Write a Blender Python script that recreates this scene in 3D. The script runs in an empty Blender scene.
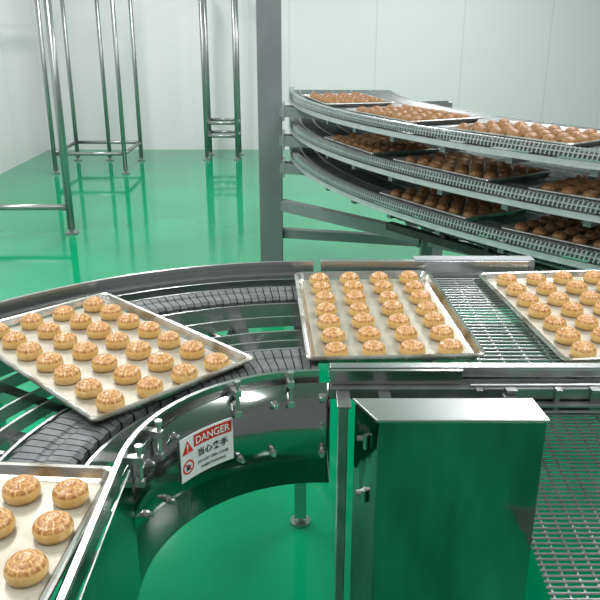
import bpy, bmesh, math, random
from mathutils import Vector, Matrix
random.seed(4)
S=bpy.context.scene
COL=S.collection
try:
    S.view_settings.view_transform='Standard'
except Exception: pass
rad=math.radians

# ---------------- materials ----------------
def mat(name,col,metal=0.0,rough=0.5,noise=None,bump=0.0,bscale=50,coat=0.0,rvar=0.0,stretch=None,spec=0.5,bdist=0.002):
    m=bpy.data.materials.new(name); m.use_nodes=True
    nt=m.node_tree; b=nt.nodes['Principled BSDF']
    b.inputs['Base Color'].default_value=(*col,1); b.inputs['Metallic'].default_value=metal
    b.inputs['Roughness'].default_value=rough; b.inputs['Specular IOR Level'].default_value=spec
    if coat: b.inputs['Coat Weight'].default_value=coat; b.inputs['Coat Roughness'].default_value=0.08
    tc=nt.nodes.new('ShaderNodeTexCoord'); mp=nt.nodes.new('ShaderNodeMapping')
    nt.links.new(tc.outputs['Object'],mp.inputs['Vector'])
    if stretch: mp.inputs['Scale'].default_value=stretch
    if noise:
        col2,sc,lo,hi=noise
        n=nt.nodes.new('ShaderNodeTexNoise'); n.inputs['Scale'].default_value=sc; n.inputs['Detail'].default_value=4
        r=nt.nodes.new('ShaderNodeValToRGB')
        r.color_ramp.elements[0].position=lo; r.color_ramp.elements[0].color=(*col,1)
        r.color_ramp.elements[1].position=hi; r.color_ramp.elements[1].color=(*col2,1)
        nt.links.new(mp.outputs[0],n.inputs['Vector'])
        nt.links.new(n.outputs['Fac'],r.inputs['Fac']); nt.links.new(r.outputs['Color'],b.inputs['Base Color'])
        if rvar:
            mr=nt.nodes.new('ShaderNodeMapRange'); mr.inputs['To Min'].default_value=max(0.02,rough-rvar); mr.inputs['To Max'].default_value=rough+rvar
            nt.links.new(n.outputs['Fac'],mr.inputs['Value']); nt.links.new(mr.outputs[0],b.inputs['Roughness'])
    if bump:
        n2=nt.nodes.new('ShaderNodeTexNoise'); n2.inputs['Scale'].default_value=bscale
        bp=nt.nodes.new('ShaderNodeBump'); bp.inputs['Strength'].default_value=bump; bp.inputs['Distance'].default_value=bdist
        nt.links.new(mp.outputs[0],n2.inputs['Vector']); nt.links.new(n2.outputs['Fac'],bp.inputs['Height'])
        nt.links.new(bp.outputs[0],b.inputs['Normal'])
    return m
M_floor=mat('green_epoxy',(0.0,0.235,0.098),0,0.07,((0.0,0.295,0.130),1.3,0.35,0.7),bump=0.3,bscale=2.5,spec=0.48,bdist=0.003)
M_ceil=mat('ceiling_white',(0.8,0.80,0.79),0,0.6,((0.84,0.84,0.83),2,0.3,0.7))
M_steel=mat('brushed_steel',(0.43,0.435,0.43),1,0.25,((0.50,0.505,0.50),6,0.3,0.7))
M_rail=mat('satin_rail_steel',(0.36,0.37,0.37),0.85,0.27,((0.47,0.48,0.48),5,0.3,0.7))
M_side=mat('dull_side_steel',(0.20,0.21,0.21),0.8,0.30,((0.32,0.33,0.33),14,0.35,0.7))
M_tube=mat('satin_steel_tube',(0.33,0.34,0.34),0.8,0.3,((0.36,0.37,0.37),3,0.3,0.7))
M_polish=mat('polished_steel',(0.24,0.265,0.255),1,0.12,((0.37,0.40,0.385),3,0.35,0.7),bump=0.6,bscale=5,rvar=0.04,bdist=0.004)  # noise puts dark reflections into the steel colour
M_cover=mat('mirror_cover_steel',(0.17,0.185,0.18),1,0.10,((0.34,0.365,0.355),1.0,0.35,0.68),bump=0.9,bscale=1.4,rvar=0.04,bdist=0.008,stretch=(8,8,2.2))  # stretched noise paints mirror streaks into the base colour
M_grey=mat('grey_galvanised_steel',(0.22,0.24,0.25),0.35,0.42,((0.27,0.29,0.30),4,0.3,0.7))
M_wire=mat('bright_wire',(0.50,0.51,0.51),0.85,0.28,((0.58,0.59,0.59),20,0.3,0.7))
M_mesh=mat('dull_wire_mesh',(0.28,0.30,0.295),0.7,0.35,((0.36,0.38,0.375),20,0.3,0.7))
M_tbelt=mat('tower_belt_wire',(0.15,0.16,0.165),0.55,0.4,((0.24,0.25,0.255),20,0.3,0.7))
M_tedge=mat('tower_edge_link',(0.46,0.48,0.49),0.6,0.35,((0.56,0.58,0.59),20,0.3,0.7))
M_chain=mat('dark_rubber_chain',(0.065,0.072,0.073),0.05,0.5,((0.125,0.133,0.135),30,0.35,0.7),bump=0.3,bscale=120)
M_black=mat('black_oiled_steel',(0.025,0.028,0.028),0.3,0.45,((0.05,0.05,0.05),30,0.35,0.7))
M_tray=mat('baked_aluminium',(0.42,0.39,0.325),0.4,0.42,((0.26,0.215,0.16),11,0.42,0.80),bump=0.1,bscale=20)
M_rim=mat('aluminium_rim',(0.52,0.51,0.475),0.9,0.27,((0.25,0.205,0.155),14,0.47,0.70))
M_tray2=mat('shaded_baked_aluminium',(0.28,0.26,0.225),0.3,0.45,((0.17,0.14,0.115),9,0.46,0.85))  # stained tray metal again, with the tower's shade put into its colour
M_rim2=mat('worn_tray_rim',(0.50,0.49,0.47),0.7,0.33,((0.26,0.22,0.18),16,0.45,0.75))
M_bside=mat('bun_crust_side',(0.62,0.38,0.11),0,0.40,((0.72,0.50,0.21),90,0.35,0.7),coat=0.2)
M_btop=mat('bun_crust_top',(0.33,0.125,0.030),0,0.33,((0.58,0.31,0.10),190,0.38,0.66),coat=0.3,bump=0.8,bscale=240)
M_bgroove=mat('bun_groove',(0.58,0.33,0.12),0,0.42,((0.70,0.45,0.19),190,0.36,0.7),coat=0.1)
M_b2side=mat('shaded_bun_side',(0.32,0.15,0.05),0,0.45,((0.40,0.22,0.09),40,0.35,0.7))  # bun crust copies from here on, tower shade mixed into their colours
M_b2top=mat('shaded_bun_top',(0.19,0.075,0.024),0,0.42,((0.33,0.165,0.065),130,0.38,0.7))
M_b2groove=mat('shaded_bun_groove',(0.30,0.15,0.06),0,0.5,((0.25,0.12,0.045),60,0.4,0.7))
M_white=mat('sign_white',(0.82,0.84,0.84),0,0.35,((0.76,0.78,0.78),20,0.4,0.7))
M_red=mat('sign_red',(0.62,0.03,0.02),0,0.35,((0.68,0.05,0.03),20,0.4,0.7))
M_ink=mat('sign_black',(0.02,0.02,0.02),0,0.4,((0.03,0.03,0.03),20,0.4,0.7))
def wallmat():
    m=bpy.data.materials.new('white_sandwich_panel'); m.use_nodes=True; nt=m.node_tree; b=nt.nodes['Principled BSDF']
    b.inputs['Roughness'].default_value=0.4; b.inputs['Specular IOR Level'].default_value=0.3
    tc=nt.nodes.new('ShaderNodeTexCoord'); sp=nt.nodes.new('ShaderNodeSeparateXYZ'); nt.links.new(tc.outputs['Object'],sp.inputs[0])
    ad=nt.nodes.new('ShaderNodeMath'); ad.operation='ADD'; nt.links.new(sp.outputs[0],ad.inputs[0]); nt.links.new(sp.outputs[1],ad.inputs[1])
    dv=nt.nodes.new('ShaderNodeMath'); dv.operation='DIVIDE'; dv.inputs[1].default_value=1.15; nt.links.new(ad.outputs[0],dv.inputs[0])
    fr=nt.nodes.new('ShaderNodeMath'); fr.operation='FRACT'; nt.links.new(dv.outputs[0],fr.inputs[0])
    lt=nt.nodes.new('ShaderNodeMath'); lt.operation='LESS_THAN'; lt.inputs[1].default_value=0.012; nt.links.new(fr.outputs[0],lt.inputs[0])
    mx=nt.nodes.new('ShaderNodeMix'); mx.data_type='RGBA'; mx.inputs[6].default_value=(0.83,0.81,0.835,1); mx.inputs[7].default_value=(0.71,0.70,0.72,1)
    nt.links.new(lt.outputs[0],mx.inputs[0]); nt.links.new(mx.outputs[2],b.inputs['Base Color'])
    return m
M_wall=wallmat()

# ---------------- mesh helpers ----------------
def link(o): COL.objects.link(o); return o
def finish(name,bm,mats,parent=None,smooth=False,bevel=0.0,kind=None,label=None):
    bmesh.ops.recalc_face_normals(bm,faces=bm.faces[:])
    me=bpy.data.meshes.new(name); bm.to_mesh(me); bm.free()
    if not isinstance(mats,(list,tuple)): mats=[mats]
    for m in mats: me.materials.append(m)
    if smooth:
        for p in me.polygons: p.use_smooth=True
    o=link(bpy.data.objects.new(name,me))
    if parent: o.parent=parent; o.matrix_parent_inverse=parent.matrix_world.inverted()
    if bevel:
        md=o.modifiers.new('bevel','BEVEL'); md.width=bevel; md.segments=2; md.limit_method='ANGLE'
    if kind: o['kind']=kind
    if label: o['label']=label
    return o
def empty(name,loc,label,category,group=None):
    e=link(bpy.data.objects.new(name,None)); e.location=loc; e.empty_display_size=0.1
    e.matrix_world=Matrix.Translation(loc)
    e['label']=label; e['category']=category
    if group: e['group']=group
    return e
def box(bm,x0,x1,y0,y1,z0,z1,mi=0):
    vs=[bm.verts.new((x,y,z)) for z in (z0,z1) for y in (y0,y1) for x in (x0,x1)]
    for f in ((0,1,3,2),(4,5,7,6),(0,1,5,4),(2,3,7,6),(0,2,6,4),(1,3,7,5)):
        bm.faces.new([vs[i] for i in f]).material_index=mi
def bar(bm,p0,p1,w,h,mi=0):
    p0=Vector(p0);p1=Vector(p1);d=(p1-p0).normalized()
    up=Vector((0,0,1)) if abs(d.z)<0.95 else Vector((0,1,0))
    s=d.cross(up).normalized(); u=s.cross(d).normalized()
    vs=[bm.verts.new(p+s*a*w/2+u*b*h/2) for p in (p0,p1) for a,b in ((-1,-1),(1,-1),(1,1),(-1,1))]
    for f in ((0,1,2,3),(4,5,6,7),(0,1,5,4),(1,2,6,5),(2,3,7,6),(3,0,4,7)):
        bm.faces.new([vs[i] for i in f]).material_index=mi
def tube(bm,p0,p1,r,n=8,mi=0,r2=None,smooth=False):
    p0=Vector(p0);p1=Vector(p1);d=(p1-p0).normalized()
    up=Vector((0,0,1)) if abs(d.z)<0.95 else Vector((0,1,0))
    s=d.cross(up).normalized(); u=s.cross(d).normalized()
    r2=r if r2 is None else r2
    A=[];B=[]
    for i in range(n):
        a=2*math.pi*i/n; v=s*math.cos(a)+u*math.sin(a)
        A.append(bm.verts.new(p0+v*r)); B.append(bm.verts.new(p1+v*r2))
    for i in range(n):
        j=(i+1)%n; f=bm.faces.new((A[i],A[j],B[j],B[i])); f.material_index=mi; f.smooth=smooth
    bm.faces.new(A).material_index=mi; bm.faces.new(B[::-1]).material_index=mi
def sweep(bm,prof,stations,fn,mi=0):
    rings=[[bm.verts.new(fn(r,z,s)) for r,z in prof] for s in stations]
    n=len(prof)
    for a,b in zip(rings[:-1],rings[1:]):
        for i in range(n):
            j=(i+1)%n; bm.faces.new((a[i],a[j],b[j],b[i])).material_index=mi
    bm.faces.new(rings[0]).material_index=mi; bm.faces.new(rings[-1][::-1]).material_index=mi
def rect(r0,r1,z0,z1): return [(r0,z0),(r1,z0),(r1,z1),(r0,z1)]

# ---------------- room ----------------
bm=bmesh.new(); box(bm,-3.47,6,-1.5,10.5,-0.1,0); finish('floor',bm,M_floor,kind='structure')
bm=bmesh.new(); box(bm,-3.59,-3.47,-1.5,10.62,-0.1,3.6); finish('wall_left',bm,M_wall,kind='structure')
bm=bmesh.new(); box(bm,-3.47,6,10.5,10.62,-0.1,3.6); finish('wall_back',bm,M_wall,kind='structure')
bm=bmesh.new(); box(bm,-3.59,6,-1.5,10.62,3.6,3.7); finish('ceiling',bm,M_ceil,kind='structure')

# ---------------- curved conveyor ----------------
CX,CY=0.04,1.05
RI,RO=0.33,1.08
def cf(r,z,s):
    if s[0]=='a':
        a=s[1]; return (CX+r*math.cos(a),CY+r*math.sin(a),z)
    if s[0]=='x': return (s[1],CY+r,z)
    return (CX-r,s[1],z)
def stations(a0=90,yend=0.42,n=36,x0=None):
    L=[('x',x0)] if x0 is not None else []
    L+=[('a',rad(a0+(180-a0)*i/n)) for i in range(n+1)]
    if yend is not None: L.append(('y',yend))
    return L
cc=empty('curved_conveyor',(CX-0.7,CY,0),'curved stainless steel chain conveyor carrying bun trays','conveyor')
bm=bmesh.new()
sweep(bm,rect(RO,RO+0.004,0.908,0.945),stations(),cf); sweep(bm,rect(RO-0.003,RO+0.008,0.938,0.947),stations(),cf)
sweep(bm,rect(RO-0.010,RO-0.001,0.897,0.909),stations(),cf)
finish('guide_rail',bm,M_rail,cc,label='outer curved steel guide rail')
bm=bmesh.new()
sweep(bm,[(RO+0.004,0.80),(RO+0.03,0.80),(RO+0.03,0.804),(RO+0.008,0.804),(RO+0.008,0.886),(RO+0.03,0.886),(RO+0.03,0.89),(RO+0.004,0.89)],stations(),cf)
finish('side_frame',bm,M_rail,cc)
bm=bmesh.new()
sweep(bm,rect(RI,RI+0.003,0.912,0.945),stations(90),cf); sweep(bm,rect(RI-0.003,RI+0.006,0.939,0.946),stations(90),cf)
sweep(bm,rect(RI+0.003,RI+0.010,0.895,0.905),stations(90),cf)
finish('guide_rail',bm,M_steel,cc,label='inner curved steel guide rail')
def chain(r0,r1,a_step):
    bm=bmesh.new()
    rm=(r0+r1)/2
    def seg(p,q,odd):
        o=0.004 if odd else 0.0
        prof=[(r0+o,0.884),(r1-o,0.884),(r1-o,0.897),(r1-0.014,0.903),(rm+0.012,0.903),(rm+0.006,0.900),(rm-0.006,0.900),(rm-0.012,0.903),(r0+0.014,0.903),(r0+o,0.897)]
        sweep(bm,prof,[p,q],cf)
        sweep(bm,rect(rm-0.02,rm+0.02,0.870,0.884),[p,q],cf)
    a=90;k=0
    while a<180:
        seg(('a',rad(a)),('a',rad(a+a_step*0.86)),k%2); a+=a_step; k+=1
    dy=rad(a_step)*(r0+r1)/2; y=CY-0.002
    while y>0.42:
        seg(('y',y),('y',y-dy*0.86),k%2); y-=dy; k+=1
    sweep(bm,rect(r0+0.012,r1-0.012,0.866,0.893),stations(),cf,1)
    return finish('conveyor_chain',bm,[M_chain,M_black],cc,label='dark segmented rubbery conveyor chain')
chain(0.425,0.553,2.3); chain(0.885,0.995,1.25)
bm=bmesh.new()
for r in (0.365,0.412,0.567,0.64,0.70,0.80,0.870,1.010,1.045):
    sweep(bm,rect(r-0.003,r+0.003,0.855,0.893 if r in(0.412,0.567,0.870,1.010) else 0.882),stations(),cf)
finish('wear_strip',bm,M_rail,cc,label='concentric steel support strips under the chains')
def crossbar(p,q,parent=None):
    bm=bmesh.new(); bar(bm,p,q,0.03,0.028); finish('cross_bar',bm,M_steel,parent or cc)
for a in (93,104,115,126,137,148,159,170,180):
    crossbar(cf(RI+0.01,0.842,('a',rad(a))),cf(RO+0.004,0.842,('a',rad(a))))
for y in (0.92,0.78,0.62):
    crossbar(cf(RI+0.01,0.842,('y',y)),cf(RO+0.004,0.842,('y',y)))
for a0,a1 in ((100,112),(113,103),(160,172)):
    bm=bmesh.new(); tube(bm,cf(0.60,0.83,('a',rad(a0))),cf(0.98,0.83,('a',rad(a1))),0.009)
    finish('tie_rod',bm,M_steel,cc)
for (r,s) in ((RO+0.03,('a',rad(92))),(RO+0.03,('a',rad(140))),(RO+0.03,('a',rad(178))),(RI+0.03,('y',0.75))):
    x,y,_=cf(r,0,s); bm=bmesh.new()
    bar(bm,(x,y,0.03),(x,y,0.83),0.04,0.04); tube(bm,(x,y,0.0),(x,y,0.012),0.035,16); tube(bm,(x,y,0.01),(x,y,0.04),0.01)
    finish('leg',bm,M_steel,cc)
# inner guard
RG=0.315
bm=bmesh.new()
sweep(bm,rect(RG,RG+0.003,0.690,0.925),stations(86,0.62,48),cf)
g=finish('guard_panel',bm,M_polish,cc,label='polished curved sheet metal guard')
for p in g.data.polygons: p.use_smooth=(p.area<0.02 and abs(p.normal.z)<0.3)
def bolt(a,z,r=RG,ln=0.012):
    bm=bmesh.new(); s=('a',rad(a))
    tube(bm,cf(r,z,s),cf(r-ln,z,s),0.0030,10); tube(bm,cf(r-0.003,z,s),cf(r-0.008,z,s),0.0062,6)
    tube(bm,cf(r-ln+0.003,z,s),cf(r-ln-0.003,z,s),0.0045,12)
    tube(bm,cf(r,z,s),cf(r-0.003,z,s),0.0075,16)
    finish('bolt',bm,M_wire,cc)
for a,z in ((89,0.895),(89,0.83),(89,0.765),(107,0.885),(108,0.775),(121,0.778),(150,0.895),(155,0.775),(166,0.89),(170,0.80)):
    bolt(a,z)
for a in (101,122,160,176):
    bm=bmesh.new(); s=('a',rad(a))
    tube(bm,cf(RG-0.010,0.880,s),cf(RG-0.010,0.953,s),0.004,12)
    tube(bm,cf(RG-0.010,0.949,s),cf(RG-0.010,0.957,s),0.0068,12)
    bar(bm,cf(RG-0.016,0.93,s),cf(RI+0.003,0.93,s),0.013,0.013)
    bar(bm,cf(RG-0.016,0.886,s),cf(RG+0.003,0.886,s),0.013,0.011)
    finish('rail_bracket',bm,M_wire,cc)
# warning sign, bent to the guard
SA=rad(135.8); SR=RG-0.0035; SZ=0.832; SW,SH=0.130,0.092
def bendpt(x,y,z):
    a=SA-x/SR; r=SR-z
    return (CX+r*math.cos(a),CY+r*math.sin(a),SZ+y)
def strip(bm,x0,x1,y0,y1,z0,z1,mi=0,n=14):
    rings=[]
    for i in range(n+1):
        x=x0+(x1-x0)*i/n
        rings.append([bm.verts.new(bendpt(x,y,z)) for y,z in ((y0,z0),(y1,z0),(y1,z1),(y0,z1))])
    for a,b in zip(rings[:-1],rings[1:]):
        for i in range(4):
            j=(i+1)%4; bm.faces.new((a[i],a[j],b[j],b[i])).material_index=mi
    bm.faces.new(rings[0]); bm.faces.new(rings[-1][::-1])
bm=bmesh.new(); strip(bm,-SW/2,SW/2,-SH/2,SH/2,-0.0015,0.001)
sign=finish('warning_sign',bm,M_white,cc,label='white warning sticker with red DANGER heading')
def subpart(name,bm,m,label=None):
    o=finish(name,bm,m,sign,label=label); return o
bm=bmesh.new(); strip(bm,-SW/2+0.036,SW/2-0.003,SH/2-0.029,SH/2-0.004,0.001,0.0014); subpart('heading_band',bm,M_red)
def text(txt,size,x,y,m,name,width):
    cu=bpy.data.curves.new('t','FONT'); cu.body=txt; cu.size=size; cu.extrude=0.0002
    cu.offset=size*0.012 if size>0.012 else 0
    cu.align_x='CENTER'; cu.align_y='CENTER'
    to=link(bpy.data.objects.new('t',cu)); bpy.context.view_layer.update()
    me=bpy.data.meshes.new_from_object(to.evaluated_get(bpy.context.evaluated_depsgraph_get()))
    bpy.data.objects.remove(to)
    xs=[v.co.x for v in me.vertices]; ys=[v.co.y for v in me.vertices]
    w=max(xs)-min(xs); mx=(max(xs)+min(xs))/2; my=(max(ys)+min(ys))/2; sx=width/w
    for v in me.vertices: v.co=bendpt((v.co.x-mx)*sx+x,v.co.y-my+y,v.co.z+0.0022)
    me.materials.clear(); me.materials.append(m)
    o=link(bpy.data.objects.new(name,me)); o.parent=sign; o.matrix_parent_inverse=sign.matrix_world.inverted()
    return o
TXC=0.0165
text('DANGER',0.0215,TXC,SH/2-0.0165,M_white,'lettering',0.082)
text('当心夹手',0.018,TXC,0.001,M_ink,'lettering',0.072)
text('DO NOT OPEN COVER',0.0085,TXC,-0.020,M_ink,'lettering',0.074)
text('WHEN RUNNING',0.0085,TXC,-0.033,M_ink,'lettering',0.060)
def poly(bm,pts,z): bm.faces.new([bm.verts.new(bendpt(x,y,z)) for x,y in pts])
bm=bmesh.new(); cx0=-SW/2+0.019
poly(bm,[(cx0-0.015,0.012),(cx0+0.015,0.012),(cx0,0.039)],0.0016); subpart('warning_triangle',bm,M_red)
bm=bmesh.new(); poly(bm,[(cx0-0.0015,0.020),(cx0+0.0015,0.020),(cx0+0.002,0.031),(cx0-0.002,0.031)],0.0020)
poly(bm,[(cx0-0.0015,0.0145),(cx0+0.0015,0.0145),(cx0+0.0015,0.0175),(cx0-0.0015,0.0175)],0.0020); subpart('exclamation_mark',bm,M_white)
bm=bmesh.new(); n=28; cyy=-0.018
ro=[bm.verts.new(bendpt(cx0+0.015*math.cos(2*math.pi*i/n),cyy+0.015*math.sin(2*math.pi*i/n),0.0016)) for i in range(n)]
ri=[bm.verts.new(bendpt(cx0+0.0115*math.cos(2*math.pi*i/n),cyy+0.0115*math.sin(2*math.pi*i/n),0.0016)) for i in range(n)]
for i in range(n): bm.faces.new((ro[i],ro[(i+1)%n],ri[(i+1)%n],ri[i]))
poly(bm,[(cx0-0.0095,cyy+0.0080),(cx0-0.0080,cyy+0.0095),(cx0+0.0095,cyy-0.0080),(cx0+0.0080,cyy-0.0095)],0.0020)
subpart('prohibition_ring',bm,M_red)
bm=bmesh.new()
poly(bm,[(cx0-0.006,cyy-0.007),(cx0+0.003,cyy-0.007),(cx0+0.004,cyy-0.001),(cx0-0.005,cyy-0.001)],0.0017)
for k in range(4): poly(bm,[(cx0-0.005+k*0.0023,cyy-0.001),(cx0-0.0035+k*0.0023,cyy-0.001),(cx0-0.0035+k*0.0023,cyy+0.006-abs(k-1.5)*.001),(cx0-0.005+k*0.0023,cyy+0.006-abs(k-1.5)*.001)],0.0017)
poly(bm,[(cx0+0.003,cyy-0.005),(cx0+0.008,cyy+0.001),(cx0+0.0065,cyy+0.0025),(cx0+0.003,cyy-0.001)],0.0017)
subpart('hand_pictogram',bm,M_ink)

# ---------------- straight conveyor ----------------
sc=empty('straight_conveyor',(0.7,CY+0.7,0),'straight stainless steel wire belt conveyor joined to the curve','conveyor')
X0,X1=0.062,1.3
def wirebelt(name,xa,xb,y0,y1,za,zc,dx=0.078,dy=0.026,r=0.0028,m=M_wire,label=None):
    bm=bmesh.new(); n=int(round((y1-y0)/dy))
    f=lambda t: za+(zc-za)*t
    for i in range(n+1):
        t=i/n; y=y0+(y1-y0)*t
        tube(bm,(xa,y,f(t)),(xb,y,f(t)),r,6)
    x=xa+0.01
    while x<xb:
        tube(bm,(x,y0,za-r*1.6),(x,y1,zc-r*1.6),r*1.2,6); x+=dx
    return finish(name,bm,m,sc,label=label)
wirebelt('wire_belt',X0,X1,CY+RI+0.03,CY+RO-0.02,0.899,0.899,dx=0.055,dy=0.0205,r=0.0023)
wirebelt('return_belt',0.452,X1,1.02,CY+RO-0.02,0.62,0.76,dx=0.030,dy=0.0135,r=0.0026,m=M_mesh,label='dull returning steel mesh belt sloping beneath the conveyor')
yo=CY+RO
bm=bmesh.new()
box(bm,X0,0.68,yo,yo+0.004,0.908,0.945); box(bm,X0,0.68,yo-0.003,yo+0.02,0.938,0.947); box(bm,X0,X1,yo-0.010,yo-0.001,0.897,0.909)
box(bm,X0,X1,yo+0.004,yo+0.03,0.80,0.89)
finish('guide_rail',bm,M_rail,sc,bevel=0.001)
bm=bmesh.new(); box(bm,0.34,0.70,yo+0.006,yo+0.05,0.925,0.950); box(bm,0.34,0.70,yo+0.01,yo+0.045,0.89,0.925)
finish('chain_housing',bm,M_grey,sc,bevel=0.003,label='dark grey chain housing along the rail')
yi=CY+RI
bm=bmesh.new()
box(bm,X0,X1,yi+0.020,yi+0.044,0.937,0.943); box(bm,X0,X1,yi+0.040,yi+0.044,0.905,0.937); box(bm,X0,X1,yi+0.020,yi+0.023,0.922,0.937)
finish('inner_rail',bm,M_rail,sc,bevel=0.001,label='flat topped steel side rail')
bm=bmesh.new()
box(bm,X0,0.33,yi,yi+0.003,0.915,0.945); box(bm,X0,0.33,yi-0.003,yi+0.006,0.939,0.946)
finish('end_rail',bm,M_steel,sc,label='thin guide rail continuing the curved rail')
bm=bmesh.new()
box(bm,X0,X1,yi-0.014,yi+0.022,0.908,0.913); box(bm,X0,X1,yi-0.018,yi-0.014,0.890,0.913)
box(bm,0.30,X1,yi-0.036,yi-0.020,0.880,0.886)
finish('lower_rail',bm,M_side,sc,bevel=0.001,label='darker stepped channel below the side rail')
bm=bmesh.new(); box(bm,0.30,X1,yi+0.0,yi+0.006,0.845,0.885); finish('slotted_channel',bm,M_black,sc)
bm=bmesh.new(); tube(bm,(0.34,yi-0.030,0.926),(X1,yi-0.018,0.926),0.0035,10); tube(bm,(0.34,yi-0.034,0.870),(X1,yi-0.034,0.870),0.003,8); finish('guide_rod',bm,M_side,sc)
for x,w in ((0.36,0.012),(0.425,0.022),(0.52,0.012),(0.60,0.03),(0.72,0.014),(0.90,0.02),(1.15,0.014)):
    bm=bmesh.new(); bar(bm,(x,yi-0.034,0.913),(x,yi-0.006,0.913),w,0.007); bar(bm,(x,yi-0.020,0.860),(x,yi-0.020,0.912),w*0.8,0.006); finish('rod_clamp',bm,M_side,sc)
bm=bmesh.new(); box(bm,0.076,0.094,yi-0.085,yi-0.04,0.03,0.905); box(bm,0.072,0.100,yi-0.088,yi-0.018,0.905,0.910); tube(bm,(0.085,yi-0.06,0),(0.085,yi-0.06,0.03),0.012,16)
finish('side_panel',bm,M_side,sc,bevel=0.002,label='plain steel side panel beside the cover')
for (x,y) in ((1.2,yi+0.02),(1.2,yo+0.015),(0.45,yo+0.015)):
    bm=bmesh.new(); box(bm,x-0.02,x+0.02,y-0.02,y+0.02,0.03,0.87); tube(bm,(x,y,0),(x,y,0.03),0.035,16); finish('leg',bm,M_steel,sc)
for x in (0.3,0.62,0.95,1.25):
    crossbar((x,yi+0.014,0.85),(x,yo+0.01,0.85),sc)
# drive cover box
fx0,fx1,kx0,kx1,by0,by1=0.143,0.448,0.104,0.438,1.20,1.275
zt=0.948; zb=0.03
bm=bmesh.new()
vs=[(fx0,by0,zb),(fx1,by0,zb),(fx1,by0,zt-0.016),(fx0,by0,zt-0.016),(kx0,by1,zb),(kx1,by1,zb),(kx1,by1,zt-0.012),(kx0,by1,zt-0.012)]
v=[bm.verts.new(p) for p in vs]
FS=((0,1,2,3),(4,5,6,7),(0,1,5,4),(2,3,7,6),(0,3,7,4),(1,2,6,5))
for f in FS: bm.faces.new([v[i] for i in f])
finish('drive_cover',bm,M_cover,sc,bevel=0.003,label='mirror-like sheet metal drive cover')
bm=bmesh.new(); e=0.004
v=[bm.verts.new(p) for p in [(fx0-e,by0-e,zt-0.020),(fx1+e,by0-e,zt-0.020),(fx1+e,by0-e,zt-0.014),(fx0-e,by0-e,zt-0.014),(kx0-e,by1,zt-0.016),(kx1+e,by1,zt-0.016),(kx1+e,by1,zt-0.010),(kx0-e,by1,zt-0.010)]]
for f in FS: bm.faces.new([v[i] for i in f])
finish('cover_lid',bm,M_rail,sc,bevel=0.0015,label='brushed steel lid of the cover')
for x in (0.17,0.42):
    bm=bmesh.new(); box(bm,x-0.012,x+0.012,by1,yi-0.016,0.893,0.907); finish('cover_bracket',bm,M_side,sc)
for z in (0.87,0.75):
    bm=bmesh.new(); tube(bm,(0.122,1.228,z-0.014),(0.122,1.228,z+0.014),0.0045,10); tube(bm,(0.108,1.242,z),(0.126,1.242,z),0.006,6)
    finish('hinge',bm,M_steel,sc)

# ---------------- cooling tower ----------------
TX,TY,TR=3.93,5.31,4.0
def tf(r,z,a): return (TX+r*math.cos(rad(a)),TY+r*math.sin(rad(a)),z)
ct=empty('spiral_cooling_tower',(1.2,4.6,0),'tall galvanised spiral cooling tower with stacked curved wire belts','cooling tower')
TZ=(1.205,1.025,0.85)
A0,A1=178,231
for z in TZ:
    st=[A0+(A1-A0)*i/60 for i in range(61)]
    bm=bmesh.new()
    sweep(bm,rect(TR-0.012,TR+0.006,z-0.060,z-0.042),st,tf)
    sweep(bm,rect(TR-0.03,TR+0.010,z-0.064,z-0.059),st,tf)
    finish('tier_rail',bm,M_tedge,ct)
    bm=bmesh.new(); sweep(bm,rect(3.30,3.32,z-0.06,z-0.03),st,tf); finish('tier_inner_rail',bm,M_grey,ct)
    bm=bmesh.new()
    a=A0; k=0
    while a<A1:
        k+=1
        tube(bm,tf(3.30,z-0.024,a),tf(TR-0.01,z-0.024,a),0.0055,5)
        tube(bm,tf(TR+0.003,z-0.034,a),tf(TR+0.003,z+(0.003 if k%2 else -0.003),a+0.12),0.0034,5,1)
        tube(bm,tf(TR-0.030,z-0.003,a+0.12),tf(TR+0.005,z-0.001,a+0.12),0.003,5,1)
        a+=0.26
    for r in (3.32,3.45,3.58,3.71,3.84,3.93):
        sweep(bm,rect(r-0.006,r+0.006,z-0.030,z-0.018),st,tf)
    sweep(bm,rect(TR-0.003,TR+0.005,z-0.019,z-0.015),st,tf,1)
    sweep(bm,rect(TR-0.008,TR-0.002,z-0.034,z-0.008),st,tf,0)
    finish('wire_belt',bm,[M_tbelt,M_tedge],ct)
def post(x,y,w,z1,m=M_grey):
    bm=bmesh.new(); box(bm,x-w/2,x+w/2,y-w/2,y+w/2,0.01,z1); box(bm,x-w*0.8,x+w*0.8,y-w*0.8,y+w*0.8,0,0.012)
    finish('post',bm,m,ct,bevel=0.004)
post(-0.19,4.9,0.15,2.3)
post(0.70,4.02,0.06,0.79)
post(1.72,3.1,0.06,0.79); post(2.0,4.4,0.08,1.10); post(1.0,5.3,0.08,1.12)
def arm(p,q,w,h,name='cross_arm',m=None):
    bm=bmesh.new(); bar(bm,p,q,w,h); finish(name,bm,m or M_grey,ct)
for z in TZ:
    arm((-0.12,4.9,z-0.10),(1.0,5.27,z-0.10),0.05,0.05)
    arm((-0.12,4.84,z-0.105),(0.40,4.60,z-0.105),0.05,0.06)
    bm=bmesh.new(); box(bm,-0.115,-0.098,4.80,4.95,z-0.16,z-0.05); finish('bracket_plate',bm,M_tedge,ct)
    for a in (198,203,208,213,218,223): arm(tf(3.98,z-0.080,a),tf(3.30,z-0.080,a),0.03,0.026)
arm((-0.12,4.86,0.50),(0.68,4.04,0.50),0.06,0.07,'base_beam'); arm((0.72,4.0,0.50),(1.70,3.12,0.50),0.06,0.07,'base_beam')
arm((-0.12,4.9,0.30),(1.96,4.4,0.30),0.06,0.06,'base_beam'); arm((0.68,4.06,0.45),(0.52,4.5,0.78),0.04,0.04,'brace')
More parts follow.
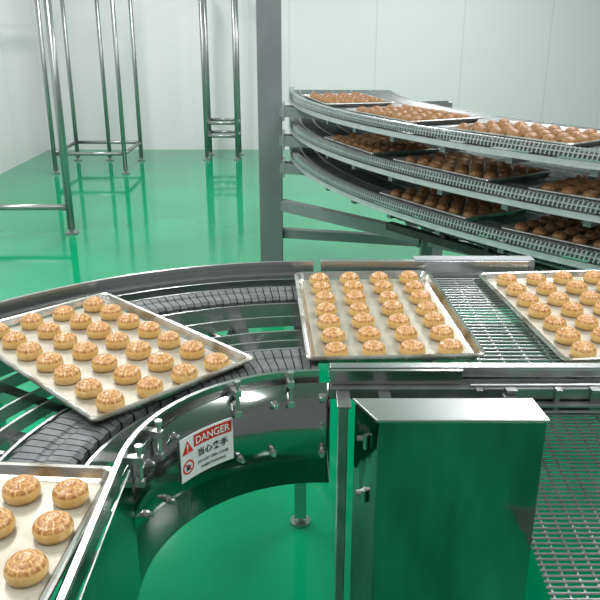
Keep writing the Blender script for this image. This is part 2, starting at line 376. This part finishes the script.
arm((0.72,3.98,0.62),(1.10,3.35,0.76),0.05,0.05,'brace')
ax=Vector((0.857,0.515,0)); tv=Vector((-0.515,0.857,0))
for sa,R in ((Vector((0.66,3.24,0.72)),0.05),(Vector((0.80,3.02,0.735)),0.04)):
    bm=bmesh.new()
    tube(bm,sa-ax*0.03,sa+ax*0.5,0.014,12)
    tube(bm,sa,sa+ax*0.02,R*0.86,18)
    for k in range(14):
        a=2*math.pi*k/14; d=tv*math.cos(a)+Vector((0,0,1))*math.sin(a)
        tube(bm,sa+ax*0.01+d*R*0.8,sa+ax*0.01+d*R*1.15,0.007,6,r2=0.003)
    finish('drive_sprocket',bm,M_black,ct)
bm=bmesh.new()
for k in range(42):
    a=207.5+k*0.42
    p=Vector(tf(3.95,0.770,a)); q=Vector(tf(3.95,0.770,a+0.32)); bar(bm,p,q,0.03 if k%2 else 0.02,0.022)
finish('drive_chain',bm,M_black,ct,label='black roller chain under the lowest tier')
arm(tf(3.93,0.70,207),tf(3.93,0.70,226),0.04,0.035,'motor_beam',M_black)

# ---------------- trays ----------------
def tray_mesh(ma,mb):
    bm=bmesh.new(); L,W=0.307,0.200
    def ring(hx,hy,z,r,n=5):
        out=[]
        for cx,cy,a0 in ((hx-r,hy-r,0),(-(hx-r),hy-r,90),(-(hx-r),-(hy-r),180),(hx-r,-(hy-r),270)):
            for i in range(n+1):
                a=rad(a0+90*i/n); out.append(bm.verts.new((cx+r*math.cos(a),cy+r*math.sin(a),z)))
        return out
    P=[(L-0.018,W-0.018,0.0,0.012),(L-0.010,W-0.010,0.014,0.016),(L-0.002,W-0.002,0.0145,0.018),(L,W,0.0170,0.019),(L-0.001,W-0.001,0.0200,0.019),(L-0.005,W-0.005,0.0220,0.018),(L-0.011,W-0.011,0.0205,0.016),(L-0.018,W-0.018,0.0060,0.013),(L-0.024,W-0.024,0.0018,0.010)]
    R=[ring(*p) for p in P]
    for k,(a,b) in enumerate(zip(R[:-1],R[1:])):
        for i in range(len(a)):
            j=(i+1)%len(a); f=bm.faces.new((a[i],a[j],b[j],b[i])); f.material_index=1
    bm.faces.new(R[-1]).material_index=0; bm.faces.new(R[0][::-1]).material_index=1
    bmesh.ops.recalc_face_normals(bm,faces=bm.faces[:])
    me=bpy.data.meshes.new('baking_tray'); bm.to_mesh(me); bm.free()
    me.materials.append(ma); me.materials.append(mb)
    return me
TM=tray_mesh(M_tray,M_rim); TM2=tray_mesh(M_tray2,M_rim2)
def bun_mesh(mats):
    bm=bmesh.new(); N=60; R=0.0280
    prof=[(0.80,0.0,0),(0.94,0.0015,0),(1.0,0.0080,0),(0.995,0.0135,0),(0.955,0.0185,0),(0.88,0.0228,1),(0.79,0.0256,1),(0.745,0.0258,2),(0.69,0.0278,1),(0.50,0.0305,1),(0.455,0.0303,2),(0.41,0.0318,1),(0.22,0.0328,1),(0.19,0.0325,2),(0.15,0.0331,1),(0.05,0.0333,1)]
    rings=[]
    for k,(r,z,_) in enumerate(prof):
        ring=[]
        for i in range(N):
            ph=2*math.pi*i/N
            lobe=1+0.012*math.cos(10*ph+math.pi) if 2<=k<=6 else 1
            g=(4<=k<=8 and i%6==0) or (8<=k<=11 and i%10==3)
            zz=z-(0.0014 if g else 0)
            ring.append(bm.verts.new((R*r*lobe*math.cos(ph),R*r*lobe*math.sin(ph),zz)))
        rings.append(ring)
    for k,(a,b) in enumerate(zip(rings[:-1],rings[1:])):
        mi=prof[k+1][2]
        for i in range(N):
            j=(i+1)%N; f=bm.faces.new((a[i],a[j],b[j],b[i]))
            m=mi
            if 4<=k<=7 and i%6==0: m=2
            if 8<=k<=10 and i%10==3: m=2
            f.material_index=m; f.smooth=True
    bm.faces.new(rings[-1]).material_index=1; bm.faces.new(rings[0][::-1]).material_index=2
    bmesh.ops.recalc_face_normals(bm,faces=bm.faces[:])
    me=bpy.data.meshes.new('bun'); bm.to_mesh(me); bm.free()
    for m in mats: me.materials.append(m)
    return me
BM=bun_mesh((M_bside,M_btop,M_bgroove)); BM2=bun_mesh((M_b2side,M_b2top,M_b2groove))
cam_loc=Vector((0,0,1.6)); PITCH=rad(20); F=750.0
def inview(p,m=20):
    d=p-cam_loc; dep=d.y*math.cos(PITCH)-d.z*math.sin(PITCH)
    if dep<0.1: return False
    u=300+F*d.x/dep; vv=300-F*(d.z*math.cos(PITCH)+d.y*math.sin(PITCH))/dep
    return -m<u<600+m and -m<vv<600+m
trays=[]
g1='baking trays on the conveyor'; g2='baking trays in the cooling tower'
def tray(x,y,z,ang,label,grp,blabel):
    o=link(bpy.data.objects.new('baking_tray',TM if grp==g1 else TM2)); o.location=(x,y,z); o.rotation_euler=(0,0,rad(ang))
    o['label']=label; o['category']='baking tray'; o['group']=grp
    trays.append((x,y,z,ang,blabel,grp))
cl='aluminium baking tray of golden buns on the curved conveyor'
bl1='round golden baked bun with patterned top on tray'
tray(-0.452,1.568,0.9035,135,cl,g1,bl1)
tray(0.197,1.802,0.9035,93,'aluminium baking tray of golden buns on wire belt',g1,bl1)
tray(0.742,1.800,0.9035,95,'aluminium baking tray of golden buns on wire belt',g1,bl1)
tray(-0.615,0.885,0.9035,176,cl,g1,bl1)
tl='baking tray of buns in shade-darkened colour on a cooling tower tier'
for z,angs in ((TZ[0],(192,205,217,228.5)),(TZ[1],(200.5,212,223.5)),(TZ[2],(210.5,222))):
    for a in angs:
        x,y,_=tf(3.745,z,a); tray(x,y,z-0.0165,a+90,tl,g2,'small bun in shade-darkened colour cooling on a tower tray')
buns=[]
for (x,y,z,ang,bl,g) in trays:
    c,s=math.cos(rad(ang)),math.sin(rad(ang))
    for i in range(7):
        for j in range(4):
            lx=(i-3)*0.0838+random.uniform(-.0025,.0025); ly=(j-1.5)*0.086+random.uniform(-.0025,.0025)
            p=Vector((x+lx*c-ly*s,y+lx*s+ly*c,z+0.0020))
            if inview(p): buns.append(((p-cam_loc).length,p,bl,'buns on the conveyor trays' if g==g1 else 'buns on the cooling tower trays',BM if g==g1 else BM2))
buns.sort(key=lambda t:t[0])
for d,p,bl,g,me in buns[:300]:
    o=link(bpy.data.objects.new('bun',me)); o.location=p; o.rotation_euler=(0,0,random.uniform(0,6.28))
    k=random.uniform(.96,1.04); o.scale=(k,k,random.uniform(.94,1.06))
    o['label']=bl; o['category']='bun'; o['group']=g
if len(buns)>300:
    bm=bmesh.new()
    for d,p,bl,g,me in buns[300:]:
        n0=len(bm.verts); bm.from_mesh(BM2); bm.verts.ensure_lookup_table()
        for v in bm.verts[n0:]: v.co=v.co+p
    me=bpy.data.meshes.new('buns'); bm.to_mesh(me); bm.free()
    for m in (M_b2side,M_b2top,M_b2groove): me.materials.append(m)
    o=link(bpy.data.objects.new('bun_batch',me)); o['kind']='stuff'; o['label']='distant buns in shade-darkened colour on cooling tower trays'; o['category']='buns'

# ---------------- stands at the back ----------------
def stand(name,label,cat,x0,x1,y0,y1,H,bars,w=0.045,extra=()):
    e=empty(name,((x0+x1)/2,(y0+y1)/2,0),label,cat)
    ys=(y0,) if y1==y0 else (y0,y1)
    for x,y in [(x,y) for x in (x0,x1) for y in ys]+list(extra):
        bm=bmesh.new(); tube(bm,(x,y,0.04),(x,y,H),w/2,14,smooth=True); tube(bm,(x,y,0),(x,y,0.012),w*0.95,16); tube(bm,(x,y,0.01),(x,y,0.06),w*0.3,10)
        finish('leg',bm,M_tube,e)
    for z in bars:
        bm=bmesh.new()
        for y in ys: tube(bm,(x0,y,z),(x1,y,z),w/2.4,12,smooth=True)
        if len(ys)>1:
            for x in (x0,x1): tube(bm,(x,y0,z),(x,y1,z),w/2.4,12,smooth=True)
        finish('stretcher',bm,M_tube,e)
stand('tube_rack','tall stainless steel tube frame rack with low stretchers','rack',-2.83,-2.02,8.68,9.6,2.15,(0.23,2.13),w=0.05,extra=((-2.42,9.6),))
stand('steel_rack','tall narrow stainless steel tube rack with low stretcher','rack',-3.2,-1.88,6.0,6.0,2.1,(0.22,2.08),w=0.06)
stand('steel_stand','stainless steel stand with two low crossbars by the wall','stand',-1.19,-0.80,9.65,10.05,2.2,(0.30,0.46,2.18),w=0.05)

# ---------------- light ----------------
W=bpy.data.worlds.new('world'); S.world=W; W.use_nodes=True
W.node_tree.nodes['Background'].inputs[0].default_value=(0.97,0.98,1.0,1); W.node_tree.nodes['Background'].inputs[1].default_value=0.28
for x in (-1.6,1.8):
    for y in (0.8,4.2,7.8):
        l=bpy.data.lights.new('ceiling_lamp','AREA'); l.shape='RECTANGLE'; l.size=0.3; l.size_y=2.2; l.energy=88; l.color=(1.0,0.98,1.0)
        o=link(bpy.data.objects.new('ceiling_lamp',l)); o.location=(x,y,3.5)
        o['label']='long ceiling light fixture'; o['category']='lamp'
# ---------------- camera ----------------
c=bpy.data.cameras.new('camera'); c.sensor_width=36; c.lens=F/600*36; c.clip_start=0.02
co=link(bpy.data.objects.new('camera',c)); co.location=cam_loc; co.rotation_euler=(math.pi/2-PITCH,0,0)
S.camera=co
